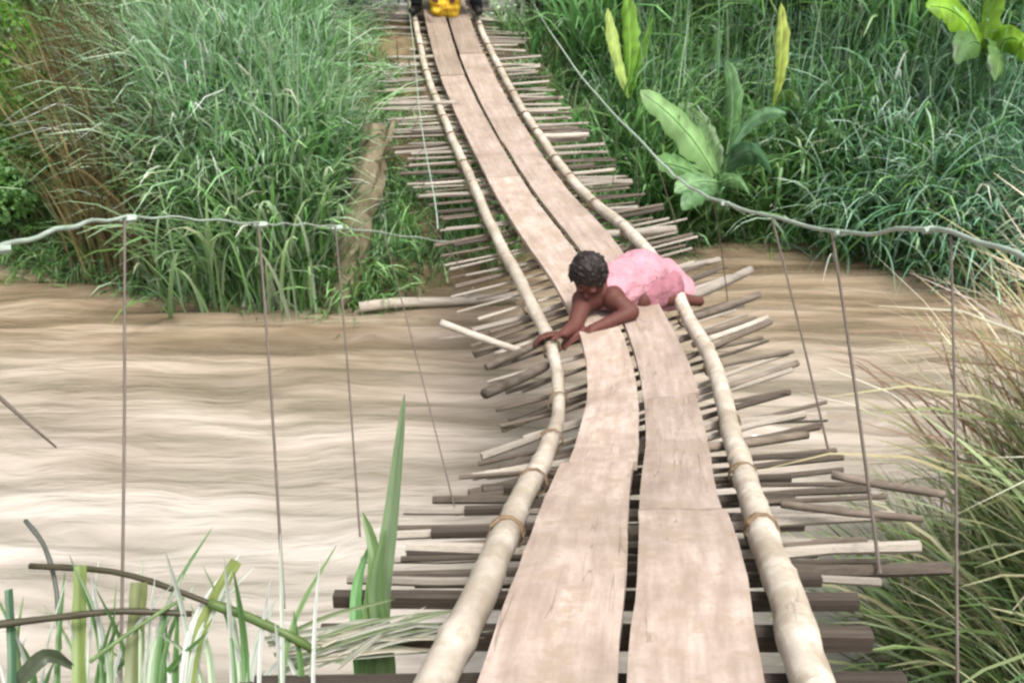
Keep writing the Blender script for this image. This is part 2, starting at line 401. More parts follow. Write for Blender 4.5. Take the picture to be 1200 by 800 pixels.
# loose poles and sticks that poke out of the deck
for (x0, y0, t0, x1, y1, t1, r, mt) in [(975, 556, 3.15, 1108, 579, 3.0, .014, 'stick'), (915, 590, 2.95, 1082, 608, 2.9, .012, 'stick'),
        (516, 378, 5.0, 612, 412, 5.0, .019, 'stickpale'), (568, 461, 4.45, 640, 428, 4.75, .026, 'stick'), (570, 430, 4.7, 640, 398, 4.95, .018, 'stick'),
        (838, 458, 4.45, 935, 425, 4.55, .017, 'stick'), (820, 525, 3.75, 946, 509, 3.9, .018, 'stick'), (800, 352, 5.45, 880, 316, 5.7, .026, 'stickpale'),
        (812, 372, 5.3, 890, 345, 5.45, .022, 'stick'), (812, 404, 5.0, 900, 372, 5.2, .016, 'stickpale'), (440, 122, 9.3, 535, 120, 9.2, .02, 'stickpale'),
        (455, 68, 10.4, 520, 66, 10.3, .02, 'stickpale'), (630, 160, 8.4, 690, 158, 8.4, .024, 'stickpale'), (700, 275, 6.3, 792, 268, 6.4, .026, 'stickpale')]:
    bm = tube([bl(p) for p in curve_pts([PX(x0, y0, t0), (PX(x0, y0, t0)+PX(x1, y1, t1))*.5+Vector((0, 0, -.004)), PX(x1, y1, t1)], 7)], [r*f for f in (1, 1.02, .97, 1, .95, .97, .9)], 7, .12, int(x0))
    obj('stick', bm, M[mt], bridge, True)

# side poles of bamboo with nodes
def side_pole(P, u0, u1, side, r, seed, lift=0):
    n = int((s_at(u1)-s_at(u0))/.045); pts = []; rr = []; rdm = random.Random(seed)
    for i in range(n+1):
        s_ = s_at(u0)+(s_at(u1)-s_at(u0))*i/n; u = u_at(s_); p = crom(P, u)
        c, rt, fw, up, hw = frame(s_)
        j = .004*math.sin(s_*3.1+seed)+.002*math.sin(s_*9+seed*2)
        pts.append(bl(p+rt*j+up*(.012+lift+.002*math.cos(s_*5+seed))))
        node = abs(((s_+seed*.1) % .31)-.155) < .025
        rr.append(r*(1.0-.10*i/n)*(1-.28*math.exp(-((u-6.2)/1.1)**2)*(side == 0))*(1.10 if node else 1)*(1+rdm.uniform(-.02, .02)))
    return obj('side_pole', tube(pts, rr, 10, .03, seed), M['bamboo'], bridge, True)
side_pole(PL, .3, 6.6, 0, .040, 1); side_pole(PL, 6.2, 10.6, 0, .036, 2, .012); side_pole(PL, 10.2, NS-.3, 0, .034, 3)
side_pole(PR, .3, 4.9, 1, .043, 4); side_pole(PR, 4.7, 9.1, 1, .038, 5, .010); side_pole(PR, 8.9, NS-.3, 1, .036, 6)
# lashings of wire round the poles
for i, (s_, a, b_) in enumerate(beam_ends):
    if i % 7: continue
    u = u_at(s_)
    for P in (PL, PR):
        p = bl(crom(P, u)); c, rt, fw, up, hw = frame(s_)
        ring = [p+up*.006+(rt*math.cos(q)+up*math.sin(q))*.047 for q in np.linspace(0, 2*math.pi, 11)]
        obj('lashing', tube([Vector(q)+fw*.012*math.sin(j) for j, q in enumerate(ring)], .004, 5), M['rope'], bridge)
        obj('lashing', tube([Vector(q)+fw*(.02-.012*math.sin(j)) for j, q in enumerate(ring)], .004, 5), M['rope'], bridge)

# cables and suspender wires
LC = [PX(-420, 430, 1.5), PX(0, 290, 2.2), PX(150, 255, 2.7), PX(305, 262, 3.3), PX(395, 266, 4.0), PX(480, 268, 5.2), PX(509, 240, 6.5), PX(493, 140, 8.3), PX(484, 50, 10.3), PX(474, -30, 12)]
LC.insert(0, LC[0]+Vector((0, -1.6, .25)))
RC = [PX(1420, 380, 1.7), PX(1230, 312, 2.25), PX(1090, 268, 2.8), PX(985, 272, 3.5), PX(850, 238, 4.6), PX(800, 213, 5.4), PX(765, 180, 6.2), PX(680, 88, 8.9), PX(622, 0, 11.4), PX(605, -40, 12.3)]
RC.insert(0, RC[0]+Vector((0, -1.6, .25)))
LN = LC[:6]+[PX(528, 284, 5.5)]          # near left cable, tied off to a crossbeam end
LF = [PX(513, 268, 6.0), PX(509, 232, 6.6)]+LC[8:]
for cb, r0, r1 in ((LN, .0075, .0042), (LF, .006, .006), (RC, .0092, .0095)):
    pts = curve_pts(cb, 90)
    rr = [.8*r0+(.8*r1-.8*r0)*min(1, max(0, (i/89-.42)*9)) for i in range(90)]
    obj('main_cable', tube([bl(p+Vector((0, 0, .004*math.sin(i*1.3)))) for i, p in enumerate(pts)], rr, 7), M['cable'], bridge, True)
for cb in (LC, RC):                        # clamps with a few turns of wire where the hangers hook on
    for k_ in (2, 3, 4, 5):
        p = cb[k_]+Vector((0, 0, -.004)); obj('cable_clamp', tube([bl(p-Vector((.02, .008, 0))), bl(p), bl(p+Vector((.02, .008, 0)))], [.009, .012, .009], 7, .2, k_), M['cable'], bridge)
def wire(a, b_, r=.0038, sag=.01):
    e_ = min([q_[k_] for q_ in beam_ends for k_ in (1, 2)], key=lambda p: (p-b_).length)
    if (e_-b_).length < .13: b_ = e_
    m_ = (a+b_)*.5+Vector((sag, 0, 0)); obj('suspender_wire', tube([bl(p) for p in curve_pts([a, m_, b_], 9)], r, 5), M['wire'], bridge)
for (x0, y0, t0, x1, y1, t1, r) in [(146, 254, 2.69, 141, 830, 2.3, .0040), (303, 262, 3.3, 333, 712, 2.5, .0042), (393, 266, 4.0, 422, 628, 2.9, .0036), (448, 268, 4.7, 508, 590, 3.25, .0025),
        (905, 257, 4.15, 944, 520, 3.8, .0046), (975, 273, 3.55, 1006, 655, 2.55, .0050), (1114, 264, 2.7, 1122, 800, 2.1, .0036), (836, 234, 4.75, 862, 330, 5.5, .0028)]:
    wire(PX(x0, y0, t0), PX(x1, y1, t1), r, .004)
LCp = curve_pts(LC, 200); RCp = curve_pts(RC, 200)
for i, (s_, a, b_) in enumerate(beam_ends):
    if s_ < S(300): continue
    if i % 7: continue
    for e, cp in ((a, LCp), (b_, RCp)):
        q = min(cp, key=lambda p: abs(p.y-e.y))
        if q.z > e.z+.03: wire(q, e, .003, .002)
# dark twig lying on the left plank
obj('twig', tube([bl(PX(*q)) for q in ((598, 706, 2.22), (622, 678, 2.34), (638, 650, 2.48), (656, 631, 2.62))], [.005, .006, .005, .004], 6, .2, 3), M['timber'], bridge)

# ------------------------------------------------------------------ people
def _unit_sphere(nu, nv):
    v = [(0, 0, -1)]; f = []
    for j in range(1, nv):
        ph = -math.pi/2+math.pi*j/nv
        for i in range(nu): v.append((math.cos(ph)*math.cos(2*math.pi*i/nu), math.cos(ph)*math.sin(2*math.pi*i/nu), math.sin(ph)))
    v.append((0, 0, 1)); T = len(v)-1
    for i in range(nu):
        f.append((0, 1+(i+1) % nu, 1+i)); f.append((T, T-nu+i, T-nu+(i+1) % nu))
        for j in range(nv-2): a = 1+j*nu; f.append((a+i, a+(i+1) % nu, a+nu+(i+1) % nu, a+nu+i))
    return np.array(v, float), f
_SPH = _unit_sphere(14, 9)
def capsule_cloud(segs, blobs):
    """tapered capsules and ellipsoids as one vertex/face soup; a voxel remesh fuses them into one surface"""
    V_, F_ = [], []; off = 0
    def add(v, f):
        nonlocal off
        V_.extend(v); F_.extend([tuple(i+off for i in q_) for q_ in f]); off += len(v)
    for a, b_, ra, rb in segs:
        a, b_ = Vector(a), Vector(b_); d = b_-a
        m3 = d.to_track_quat('Z', 'Y').to_matrix() if d.length > 1e-5 else Matrix.Identity(3)
        v = [a+m3 @ Vector((math.cos(t_)*ra, math.sin(t_)*ra, 0)) for t_ in np.arange(14)*2*math.pi/14]+[b_+m3 @ Vector((math.cos(t_)*rb, math.sin(t_)*rb, 0)) for t_ in np.arange(14)*2*math.pi/14]
        add([tuple(q_) for q_ in v], [(i, (i+1) % 14, 14+(i+1) % 14, 14+i) for i in range(14)]+[tuple(range(13, -1, -1)), tuple(range(14, 28))])
        for c_, rr in ((a, ra), (b_, rb)): add([tuple(q_) for q_ in _SPH[0]*rr+np.array(c_)], _SPH[1])
    for c_, rad, rot in blobs:
        mm = np.array(rot.to_3x3()); add([tuple(q_) for q_ in (_SPH[0]*np.array(rad)) @ mm.T+np.array(c_)], _SPH[1])
    return V_, F_
def fuse(name, bm, voxel, mat, parent, smooth=3, disp=0, dscale=8):
    me = bpy.data.meshes.new(name); me.from_pydata(bm[0], [], bm[1]); me.update(); tmp = bpy.data.objects.new('tmp', me); C.objects.link(tmp)
    m_ = tmp.modifiers.new('r', 'REMESH'); m_.mode = 'VOXEL'; m_.voxel_size = voxel
    if smooth: s_ = tmp.modifiers.new('s', 'SMOOTH'); s_.iterations = smooth; s_.factor = .5
    dg = bpy.context.evaluated_depsgraph_get(); out = bpy.data.meshes.new_from_object(tmp.evaluated_get(dg)); bpy.data.objects.remove(tmp)
    if disp:
        for v in out.vertices:
            q = v.co*dscale; v.co += v.normal*disp*(mnoise.noise(Vector((q.x, q.y*.6, q.z*2.2)))+.4*mnoise.noise(q*2.7))
    out.materials.clear(); out.name = name
    return link_mesh(name, out, mat, parent, True)
I3 = Matrix.Identity(3)
def hand_segs(wrist, palm_dir, side_dir, up, scale=1.0, curl=.5):
    """palm + four fingers + thumb as capsules"""
    pd, sdv, up = Vector(palm_dir).normalized(), Vector(side_dir).normalized(), Vector(up).normalized()
    w_ = Vector(wrist); sg = []; k = w_+pd*.085*scale
    for j, off in enumerate((-.03, -.01, .01, .03)):
        sg.append((w_+sdv*off*.6*scale, k+sdv*off*scale, .013*scale, .0115*scale))
        Ls = (.038, .044, .041, .032)[j]*scale; p = k+sdv*off*scale; d = pd
        for b in range(3):
            d = (d-up*curl*(.35+.25*b)).normalized(); q = p+d*Ls*(1-.22*b); sg.append((p, q, .0092*scale-b*.0006, .0086*scale-b*.0008)); p = q
    th0 = w_+pd*.025*scale-sdv*.028*scale; th1 = th0+(pd*.5-sdv*.8-up*.1).normalized()*.04*scale; th2 = th1+(pd*.8-sdv*.35-up*.3).normalized()*.032*scale
    sg += [(th0, th1, .013*scale, .011*scale), (th1, th2, .0105*scale, .009*scale)]
    return sg

# person crawling across the planks
base = PX(725, 372, 5.2)
p1 = thing('person', 'person in a pink shirt crouched low across the planks, gripping the left side pole', 'person', tuple(base))
def q(px, py, t): return PX(px, py, t)-base
head = q(690, 324, 5.02); neck = q(700, 342, 5.12); chest = q(722, 338, 5.26); mid = q(750, 328, 5.42); pelv = q(778, 330, 5.55)
shL = q(684, 352, 5.08); shR = q(718, 349, 5.10); elL = q(674, 381, 4.98); haL = q(661, 391, 4.91); elR = q(740, 366, 5.06); haR = q(694, 386, 4.97)
hipL = q(772, 325, 5.66); knL = q(745, 350, 5.42); anL = q(790, 336, 5.72); hipR = q(778, 336, 5.46); knR = q(752, 352, 5.28); anR = q(795, 350, 5.42)
face_d = (Vector((-.16, -.66, -.74))).normalized()
headx = face_d.cross(Vector((0, 0, 1))).normalized(); heady = headx.cross(face_d).normalized()   # heady = top of the head
HR = Matrix((headx, face_d, heady)).transposed()
segs = [(neck, head-heady*.04, .052, .055), (chest, neck, .10, .06), (chest, mid, .115, .12), (mid, pelv, .12, .11),
        (chest, shL, .085, .062), (chest, shR, .085, .062), (shL, elL, .052, .040), (elL, haL, .038, .027), (shR, elR, .052, .041), (elR, haR, .039, .027),
        (pelv, hipL, .10, .085), (pelv, hipR, .10, .085), (hipL, knL, .09, .06), (knL, anL, .056, .035), (hipR, knR, .09, .06), (knR, anR, .056, .035),
        (anL, anL+Vector((.12, .05, -.03)), .035, .028), (anR, anR+Vector((.12, .04, -.03)), .035, .028)]
segs += hand_segs(haL, (-.75, -.25, .05), (-.1, .95, -.2), (.15, -.1, .95), 1.0, 1.25)
segs += hand_segs(haR, (-.9, -.3, -.25), (-.3, .9, .1), (0, 0, 1), 1.0, .5)
blobs = [(head, (.076, .094, .105), HR), (head-heady*.05+face_d*.02, (.058, .07, .07), HR), (head+face_d*.095-heady*.02, (.014, .022, .024), HR),
         (head+headx*.078-heady*.015, (.012, .022, .032), HR), (head-headx*.078-heady*.015, (.012, .022, .032), HR),
         (head+face_d*.086-heady*.062, (.026, .012, .008), HR), (head+face_d*.085-heady*.074, (.022, .011, .007), HR),
         (head+face_d*.083+heady*.022+headx*.03, (.024, .014, .007), HR), (head+face_d*.083+heady*.022-headx*.03, (.024, .014, .007), HR)]
fuse('body', capsule_cloud(segs, blobs), .0065, M['skin'], p1, 3)
for sg_ in (1, -1):
    e = fuse('eye', capsule_cloud([], [(head+face_d*.084+headx*.03*sg_+heady*.004, (.013, .008, .008), HR)]), .003, M['black'], p1, 1)
hb = [(head+heady*.030-face_d*.014, (.086, .094, .094), HR), (head-face_d*.045+heady*.0, (.082, .062, .092), HR)]
rdm = random.Random(3)
for k in range(110):
    d = Vector((rdm.gauss(0, 1), rdm.gauss(-.25, .8), rdm.gauss(.7, .8))).normalized()
    c_ = head+heady*.028-face_d*.014+HR @ Vector((d.x*.086, d.y*.088, d.z*.09)); hb.append((c_, (.014, .012, .016), I3))
fuse('hair', capsule_cloud([], hb), .006, M['hair'], p1, 1, .010, 75)
ssegs = [(chest, neck+(chest-neck)*.7, .132, .09), (chest, mid, .140, .130), (mid, pelv, .130, .12), (chest, chest+(shL-chest)*.45, .115, .085), (chest, chest+(shR-chest)*.6, .112, .085),
         (pelv, pelv+(pelv-mid)*.2+Vector((0, 0, -.06)), .125, .10)]
bl_ = [(mid+Vector((0, .02, .055)), (.15, .15, .095), I3), ((mid+pelv)*.5+Vector((0, .02, .0)), (.17, .16, .12), I3), (pelv+Vector((.04, .0, -.05)), (.14, .16, .10), I3)]
fuse('shirt', capsule_cloud(ssegs, bl_), .009, M['pink'], p1, 5, .020, 6)
fuse('shorts', capsule_cloud([(pelv, hipL, .115, .10), (pelv, hipR, .115, .10), (hipL, hipL+(knL-hipL)*.8, .112, .085), (hipR, hipR+(knR-hipR)*.8, .112, .085)], []), .009, M['maroon'], p1, 3, .008, 9)

# second person squatting at the far end, cut by the top of the picture
b2 = (crom(PL, u_at(S(24)))+crom(PR, u_at(S(24))))*.5+Vector((0, 0, .065))
p2 = thing('person', 'person in a yellow shirt and dark trousers crouching at the far end of the planks', 'person', tuple(b2))
V = Vector
s2 = [(V((0, .22, .30)), V((0, .10, .52)), .13, .13), (V((0, .10, .52)), V((0, .02, .70)), .13, .06), (V((0, .02, .70)), V((0, -.02, .80)), .052, .05)]
for sg_ in (-1, 1):
    hip, kn, an = V((.10*sg_, .22, .26)), V((.30*sg_, -.10, .44)), V((.33*sg_, .08, .08))
    s2 += [(hip, kn, .088, .062), (kn, an, .058, .038), (an, an+V((.02*sg_, -.14, -.045)), .036, .028)]
    sh, el, ha = V((.17*sg_, .04, .62)), V((.26*sg_, -.16, .46)), V((.13*sg_, -.30, .30))
    s2 += [(V((0, .06, .6)), sh, .09, .062), (sh, el, .052, .04), (el, ha, .038, .027)]
    s2 += hand_segs(ha, (-.25*sg_, -.5, -.8), (1*sg_, -.2, -.2), (0, -.8, .4), 1, .4)
h2 = V((0, -.05, .90)); HR2 = Matrix.Rotation(.5, 3, 'X').to_3x3()
fuse('body', capsule_cloud(s2, [(h2, (.077, .094, .11), I3), (h2+V((0, -.092, -.01)), (.014, .022, .024), I3), (h2+V((.078, 0, 0)), (.012, .02, .03), I3), (h2+V((-.078, 0, 0)), (.012, .02, .03), I3), (h2+V((0, -.082, -.055)), (.025, .012, .008), I3)]), .011, M['skin'], p2, 3)
fuse('hair', capsule_cloud([], [(h2+V((0, .02, .035)), (.088, .096, .095), I3)]), .008, M['hair'], p2, 2, .006, 40)
fuse('shirt', capsule_cloud([(V((0, .20, .30)), V((0, .10, .54)), .165, .155), (V((0, .10, .54)), V((0, .05, .64)), .15, .10), (V((-.16, .05, .61)), V((.16, .05, .61)), .08, .08),
    (V((.17, .04, .62)), V((.22, -.08, .53)), .068, .06), (V((-.17, .04, .62)), V((-.22, -.08, .53)), .068, .06), (V((-.06, .02, .40)), V((-.07, -.02, .05)), .12, .10), (V((.06, .02, .40)), V((.06, -.02, .05)), .12, .10)], []), .011, M['yellow'], p2, 3, .02, 9)
tr = []
for sg_ in (-1, 1):
    hip, kn, an = V((.10*sg_, .22, .26)), V((.30*sg_, -.10, .44)), V((.33*sg_, .08, .08)); tr += [(hip, kn, .112, .082), (kn, an, .080, .062)]
tr.append((V((-.1, .22, .26)), V((.1, .22, .26)), .12, .12))
fuse('trousers', capsule_cloud(tr, []), .01, M['navy'], p2, 3, .01, 9)
for sg_ in (-1, 1):
    fuse('shoe', capsule_cloud([(V((.33*sg_, .10, .05)), V((.36*sg_, -.09, .035)), .048, .042)], []), .007, M['black'], p2, 2)

# ------------------------------------------------------------------ leaves and blades
def add_colour(me, cols):
    ca = me.color_attributes.new('leaf_colour', 'FLOAT_COLOR', 'POINT')
    ca.data.foreach_set('color', np.concatenate([cols, np.ones((len(cols), 1))], 1).astype(np.float32).ravel())
def blades(name, base, ang, length, width, lean, droop, colr, K=5, parent=None, kind='stuff', label=None, stiff=1.6, mat=None):
    """arching grass blades: base (N,3), heading ang, lean angle from vertical at base, droop added towards tip"""
    N = len(base); u = np.linspace(0, 1, K+1)
    d = np.stack([np.cos(ang), np.sin(ang)], 1); sd_ = np.stack([-np.sin(ang), np.cos(ang)], 1)
    pos = np.zeros((N, K+1, 3)); pos[:, 0] = base
    for k in range(1, K+1):
        th = lean+droop*(u[k-.5 if False else k]**stiff)
        st = length/K
        pos[:, k, :2] = pos[:, k-1, :2]+d*(np.sin(th)*st)[:, None]; pos[:, k, 2] = pos[:, k-1, 2]+np.cos(th)*st
    wd = width[:, None]*np.interp(u, [0, .25, .6, .85, 1], [.7, 1, .85, .45, .06])[None]
    tw = rng.uniform(-.6, .6, N)
    sv = np.concatenate([sd_*np.cos(tw)[:, None], np.sin(tw)[:, None]], 1)
    L_ = pos-sv[:, None]*wd[..., None]/2; R_ = pos+sv[:, None]*wd[..., None]/2
    v = np.stack([L_, R_], 2).reshape(-1, 3)
    b0 = (np.arange(N)*(K+1)*2)[:, None]+(np.arange(K)*2)[None]
    f = np.stack([b0, b0+1, b0+3, b0+2], -1).reshape(-1, 4)
    me = bpy.data.meshes.new(name)
    me.vertices.add(len(v)); me.vertices.foreach_set('co', v.astype(np.float32).ravel())
    me.loops.add(f.size); me.loops.foreach_set('vertex_index', f.ravel().astype(np.int32))
    me.polygons.add(len(f)); me.polygons.foreach_set('loop_start', np.arange(0, f.size, 4, dtype=np.int32))
    me.update(calc_edges=True)
    add_colour(me, np.repeat(colr, (K+1)*2, axis=0))
    o = link_mesh(name, me, mat or M['leaf'], parent, True)
    if label: tag(o, label, kind=kind)
    elif kind: o['kind'] = kind
    return o
def cols(N, palette, weights=None, jit=.25):
    p = np.array(palette); w_ = np.array(weights or [1]*len(p), float); w_ /= w_.sum()
    c = p[rng.choice(len(p), N, p=w_)]
    return np.clip(c*(1+rng.normal(0, jit, (N, 1)))*(1+rng.normal(0, .06, (N, 3))), .004, 1)
GREEN = [(.12, .25, .07), (.18, .36, .12), (.27, .47, .20), (.43, .59, .37), (.08, .18, .06)]
PALE = [(.27, .44, .24), (.40, .57, .39), (.53, .67, .50), (.18, .33, .16)]
BLUE = [(.14, .30, .16), (.25, .44, .29), (.43, .61, .46), (.10, .22, .11)]
BRIGHT = [(.18, .38, .05), (.27, .48, .08), (.12, .26, .04)]
DEAD = [(.22, .17, .08), (.33, .27, .15), (.14, .105, .055), (.20, .23, .09)]
def near_bridge(X, Y, pad):
    xc = np.interp(Y, MIDA[:, 1], MIDA[:, 0]); pd = pad+(.45 if pad > 1 else 0)*np.clip((Y-8.6)/1.0, 0, 1); return (np.abs(X-xc) < pd) & (Y < 12.6)
def gap(x, y):   # openings in the grass where the dead trunk and the brown brush stand
    return ~((x > -1.75) & (x < -1.05) & (y < 9.3)) & ~((x/y > -.45) & (x/y < -.335) & (y < 10.6))
def gap2(x, y): return ~((x/y > -.45) & (x/y < -.335) & (y < 10.6)) & ~((x/y < -.42) & (x/y > -.53) & (y < 10.4))
def culms(name, label, x, s_, n, hgt, palette, width=(.010, .02)):
    bx = rng.uniform(*x, n); by = Yw(bx)+rng.uniform(*s_, n); ok = ~near_bridge(bx, by, 1.2) & gap(bx, by); bx, by = bx[ok], by[ok]; n = len(bx)
    return blades(name, np.stack([bx, by, ground_h(bx, by)-.03], 1), rng.normal(-math.pi/2, .9, n), rng.uniform(*hgt, n), rng.uniform(*width, n), rng.uniform(0, .18, n), rng.uniform(.05, .7, n), cols(n, palette, None, .2), 6, label=label, stiff=3)
def clumps(name, label, region, nclump, per, hgt, palette, weights=None, width=(.010, .022), lean=(.05, .5), droop=(.5, 1.7), spread=.16, pad=1.15, K=5, jit=.25, facing=None, filt=None):
    x0, x1, s0, s1 = region
    cx = rng.uniform(x0, x1, nclump); cs = rng.uniform(s0, s1, nclump); cy = Yw(cx)+cs
    ok = ~near_bridge(cx, cy, pad)
    if filt is not None: ok &= filt(cx, cy)
    cx, cy = cx[ok], cy[ok]; n = len(cx)
    hs = rng.uniform(hgt[0], hgt[1], n)
    tint = cols(n, palette, weights, .15)
    bx = np.repeat(cx, per)+rng.normal(0, spread, n*per); by = np.repeat(cy, per)+rng.normal(0, spread, n*per)
    bz = ground_h(bx, by)-.03
    N = n*per; ang = rng.uniform(0, 2*np.pi, N)
    if facing is not None:
        q = rng.random(N) < .55; ang = np.where(q, facing+rng.normal(0, .6, N), ang)
    Ln = np.repeat(hs, per)*rng.uniform(.45, 1.15, N)
    c = np.repeat(tint, per, axis=0)*(1+rng.normal(0, jit, (N, 1)))
    c = np.where(rng.random((N, 1)) < .12, c*1.7+.03, c); c = np.clip(c, .004, .8)
    return blades(name, np.stack([bx, by, bz], 1), ang, Ln, rng.uniform(width[0], width[1], N), rng.uniform(lean[0], lean[1], N), rng.uniform(droop[0], droop[1], N), c, K, label=label)
Sd = -math.pi/2
# left bank
clumps('tall_grass', 'tall arching green cane grass massed on the left part of the far bank', (-3.5, -1.35, .0, 2.2), 420, 32, (1.0, 1.8), GREEN, [1, 2, 4, 4, .6], facing=Sd, lean=(.02, .4), width=(.014, .042), filt=gap, K=7)
clumps('tall_grass', 'pale feathery grass spilling over the middle of the left bank', (-3.3, -1.5, .5, 2.4), 150, 36, (1.2, 2.0), PALE, filt=gap, facing=Sd, lean=(.02, .35), droop=(.8, 1.9), width=(.014, .036), K=7)
clumps('tall_grass', 'pale silvery grass hanging in a tall drift on the left bank', (-3.7, -2.5, .3, 1.5), 90, 46, (1.5, 2.2), PALE, filt=gap, facing=Sd, lean=(.02, .25), droop=(.7, 1.8), width=(.014, .036))
clumps('tall_grass', 'dark green grass at the left edge of the far bank', (-9.0, -4.2, .1, 3.2), 560, 40, (.9, 1.7), GREEN, [3, 4, 2, 1, 2], facing=Sd, filt=gap2, width=(.014, .038))
culms('grass_culms', 'long pale upright culms standing out of the left bank grass', (-4.2, -1.3), (.1, 2), 900, (1.3, 2.4), PALE)
culms('grass_culms', 'pale upright culms standing out of the right bank grass', (1.3, 7), (.6, 3), 900, (1.1, 2.2), PALE)
clumps('dry_brush', 'brown dry stalks hanging in a gap of the left bank grass', (-4.5, -3.1, .05, 1.5), 230, 34, (1.0, 2.0), DEAD, [2, 2, 2, 1.4], facing=Sd, lean=(.0, .3), droop=(.1, .9), width=(.014, .034), spread=.08, filt=lambda x, y: (x/y > -.43) & (x/y < -.355))
clumps('tall_grass', 'green tufts hanging through the brown stalks of the left bank', (-4.6, -3.4, .3, 1.5), 40, 30, (.8, 1.6), GREEN, facing=Sd, lean=(0, .3), spread=.1, width=(.014, .03), filt=lambda x, y: (x/y > -.45) & (x/y < -.37))
clumps('tall_grass', 'grass rising behind the left bank up to the top of the picture', (-9, -1.2, 2.0, 6.5), 520, 40, (1.6, 2.5), GREEN, [2, 3, 4, 4, 1], facing=Sd, width=(.02, .05))
# right bank
clumps('tall_grass', 'bluish grass sprawling over the right bank', (2.9, 9.0, .1, 3.0), 560, 36, (.8, 1.6), BLUE, [2, 4, 3, 1], facing=Sd, lean=(.1, .9), droop=(.6, 1.9), width=(.012, .03), K=7)
clumps('tall_grass', 'dark grass behind the taro leaves on the right bank', (.9, 4.2, .15, 2.6), 330, 36, (.7, 1.4), GREEN, [4, 3, 1.5, 1, 3], facing=Sd, width=(.014, .038))
clumps('tall_grass', 'tall green grass at the top of the right bank', (.5, 9, 2.2, 6.5), 520, 40, (1.6, 2.5), GREEN, [2, 3, 4, 3, 1], facing=Sd, width=(.02, .05))
# under and beside the bridge head, low growth
clumps('low_grass', 'short grass under the far end of the bridge', (-2.3, 1.6, .1, 3.4), 420, 26, (.25, .55), GREEN, [2, 3, 2, 2, 2], pad=0, filt=lambda x, y: near_bridge(x, y, 1.5) & ((y < 10.0) | ~near_bridge(x, y, .62)), K=4, spread=.08)
clumps('low_grass', 'ragged low grass trailing into the river along the far waterline', (-9, 9, -.12, .35), 520, 24, (.25, .6), GREEN, [3, 3, 2, 1, 3], pad=.9, K=4, facing=Sd, lean=(.2, 1.1))

# hill growth far behind (outside the picture, carries the place on)
N = 9000; bx = rng.uniform(-40, 40, N); by = rng.uniform(17, 60, N)
blades('hill_scrub', np.stack([bx, by, ground_h(bx, by)-.05], 1), rng.uniform(0, 6.28, N), rng.uniform(1.5, 3.5, N), rng.uniform(.08, .2, N), rng.uniform(0, .6, N), rng.uniform(.5, 1.6, N), cols(N, GREEN), 4, label='green scrub covering the hill beyond the river')

# leafy shrubs
def leaf_cloud(name, centre, radii, N, size, palette, parent=None, seed=0, weights=None, lumps=9):
    r_ = np.random.default_rng(seed)
    lc = r_.normal(0, .45, (lumps, 3)); lr = r_.uniform(.35, .6, lumps)
    k = r_.integers(0, lumps, N); d = r_.normal(0, 1, (N, 3)); d /= np.linalg.norm(d, axis=1)[:, None]
    p = (lc[k]+d*(lr[k]*r_.uniform(.5, 1, N)**.5)[:, None])*np.array(radii)+np.array(centre)
    tint = cols(lumps, palette, weights, .2)[k]*(1+r_.normal(0, .25, (N, 1)))
    ax = d+r_.normal(0, .6, (N, 3)); ax[:, 2] -= .5; ax /= np.linalg.norm(ax, axis=1)[:, None]
    s_ = np.cross(ax, r_.normal(0, 1, (N, 3))); s_ /= np.linalg.norm(s_, axis=1)[:, None]
    nrm = np.cross(ax, s_)
    sz = (size*r_.uniform(.6, 1.3, N))[:, None]
    v = np.stack([p, p+ax*sz*.5+s_*sz*.28+nrm*sz*.06, p+ax*sz-nrm*sz*.1, p+ax*sz*.5-s_*sz*.28+nrm*sz*.06], 1).reshape(-1, 3)
    f = (np.arange(N)*4)[:, None]+np.array([0, 1, 2, 3])
    me = bpy.data.meshes.new(name); me.from_pydata(v.tolist(), [], f.tolist()); me.update()
    add_colour(me, np.clip(np.repeat(tint, 4, axis=0), .004, .8)); o = link_mesh(name, me, M['leaf'], parent, True); return o
def shrub(label, x, y, rad, h, palette, seed, N=5000, size=.07):
    z = float(ground_h(x, y)); t_ = thing('shrub', label, 'shrub', (x, y, z))
    leaf_cloud('foliage', (0, 0, h*.6), (rad, rad*.8, h*.55), N, size, palette, t_, seed)['kind'] = 'stuff'
    rdm = random.Random(seed)
    for k in range(4):
        a = rdm.uniform(0, 6.28)
        obj('stem', tube([(0, 0, -.1), (math.cos(a)*rad*.2, math.sin(a)*rad*.2, h*.4), (math.cos(a)*rad*.5, math.sin(a)*rad*.5, h*.85)], [.03, .02, .01], 6, .1, k), M['bark'], t_)
    return t_
shrub('bright green leafy bush at the left edge of the far bank', -4.5, 9.5, .5, 1.5, BRIGHT, 3, 5200, .075)
shrub('small dark green bush low on the far left bank', -5.2, 9.65, .7, .8, GREEN[:2], 4, 4200)
shrub('light green bush left of the grey pillar', -1.95, 11.9, .6, 1.7, PALE, 5, 5200, .055)
shrub('bushy dark shrub beyond the taro plant', 1.9, 12.2, .9, 1.7, [GREEN[0], GREEN[4], BLUE[0], BLUE[1]], 6, 5200, .06)
shrub('low shrub just right of the far bridge end', .45, 12.3, .55, 1.3, [GREEN[2], PALE[0], PALE[1]], 8, 4500, .05)
shrub('leafy olive green bush on the upper right bank', 3.1, 11.6, .8, 1.5, [(.10, .17, .04), (.15, .25, .07), (.06, .12, .04)], 9, 5200, .055)

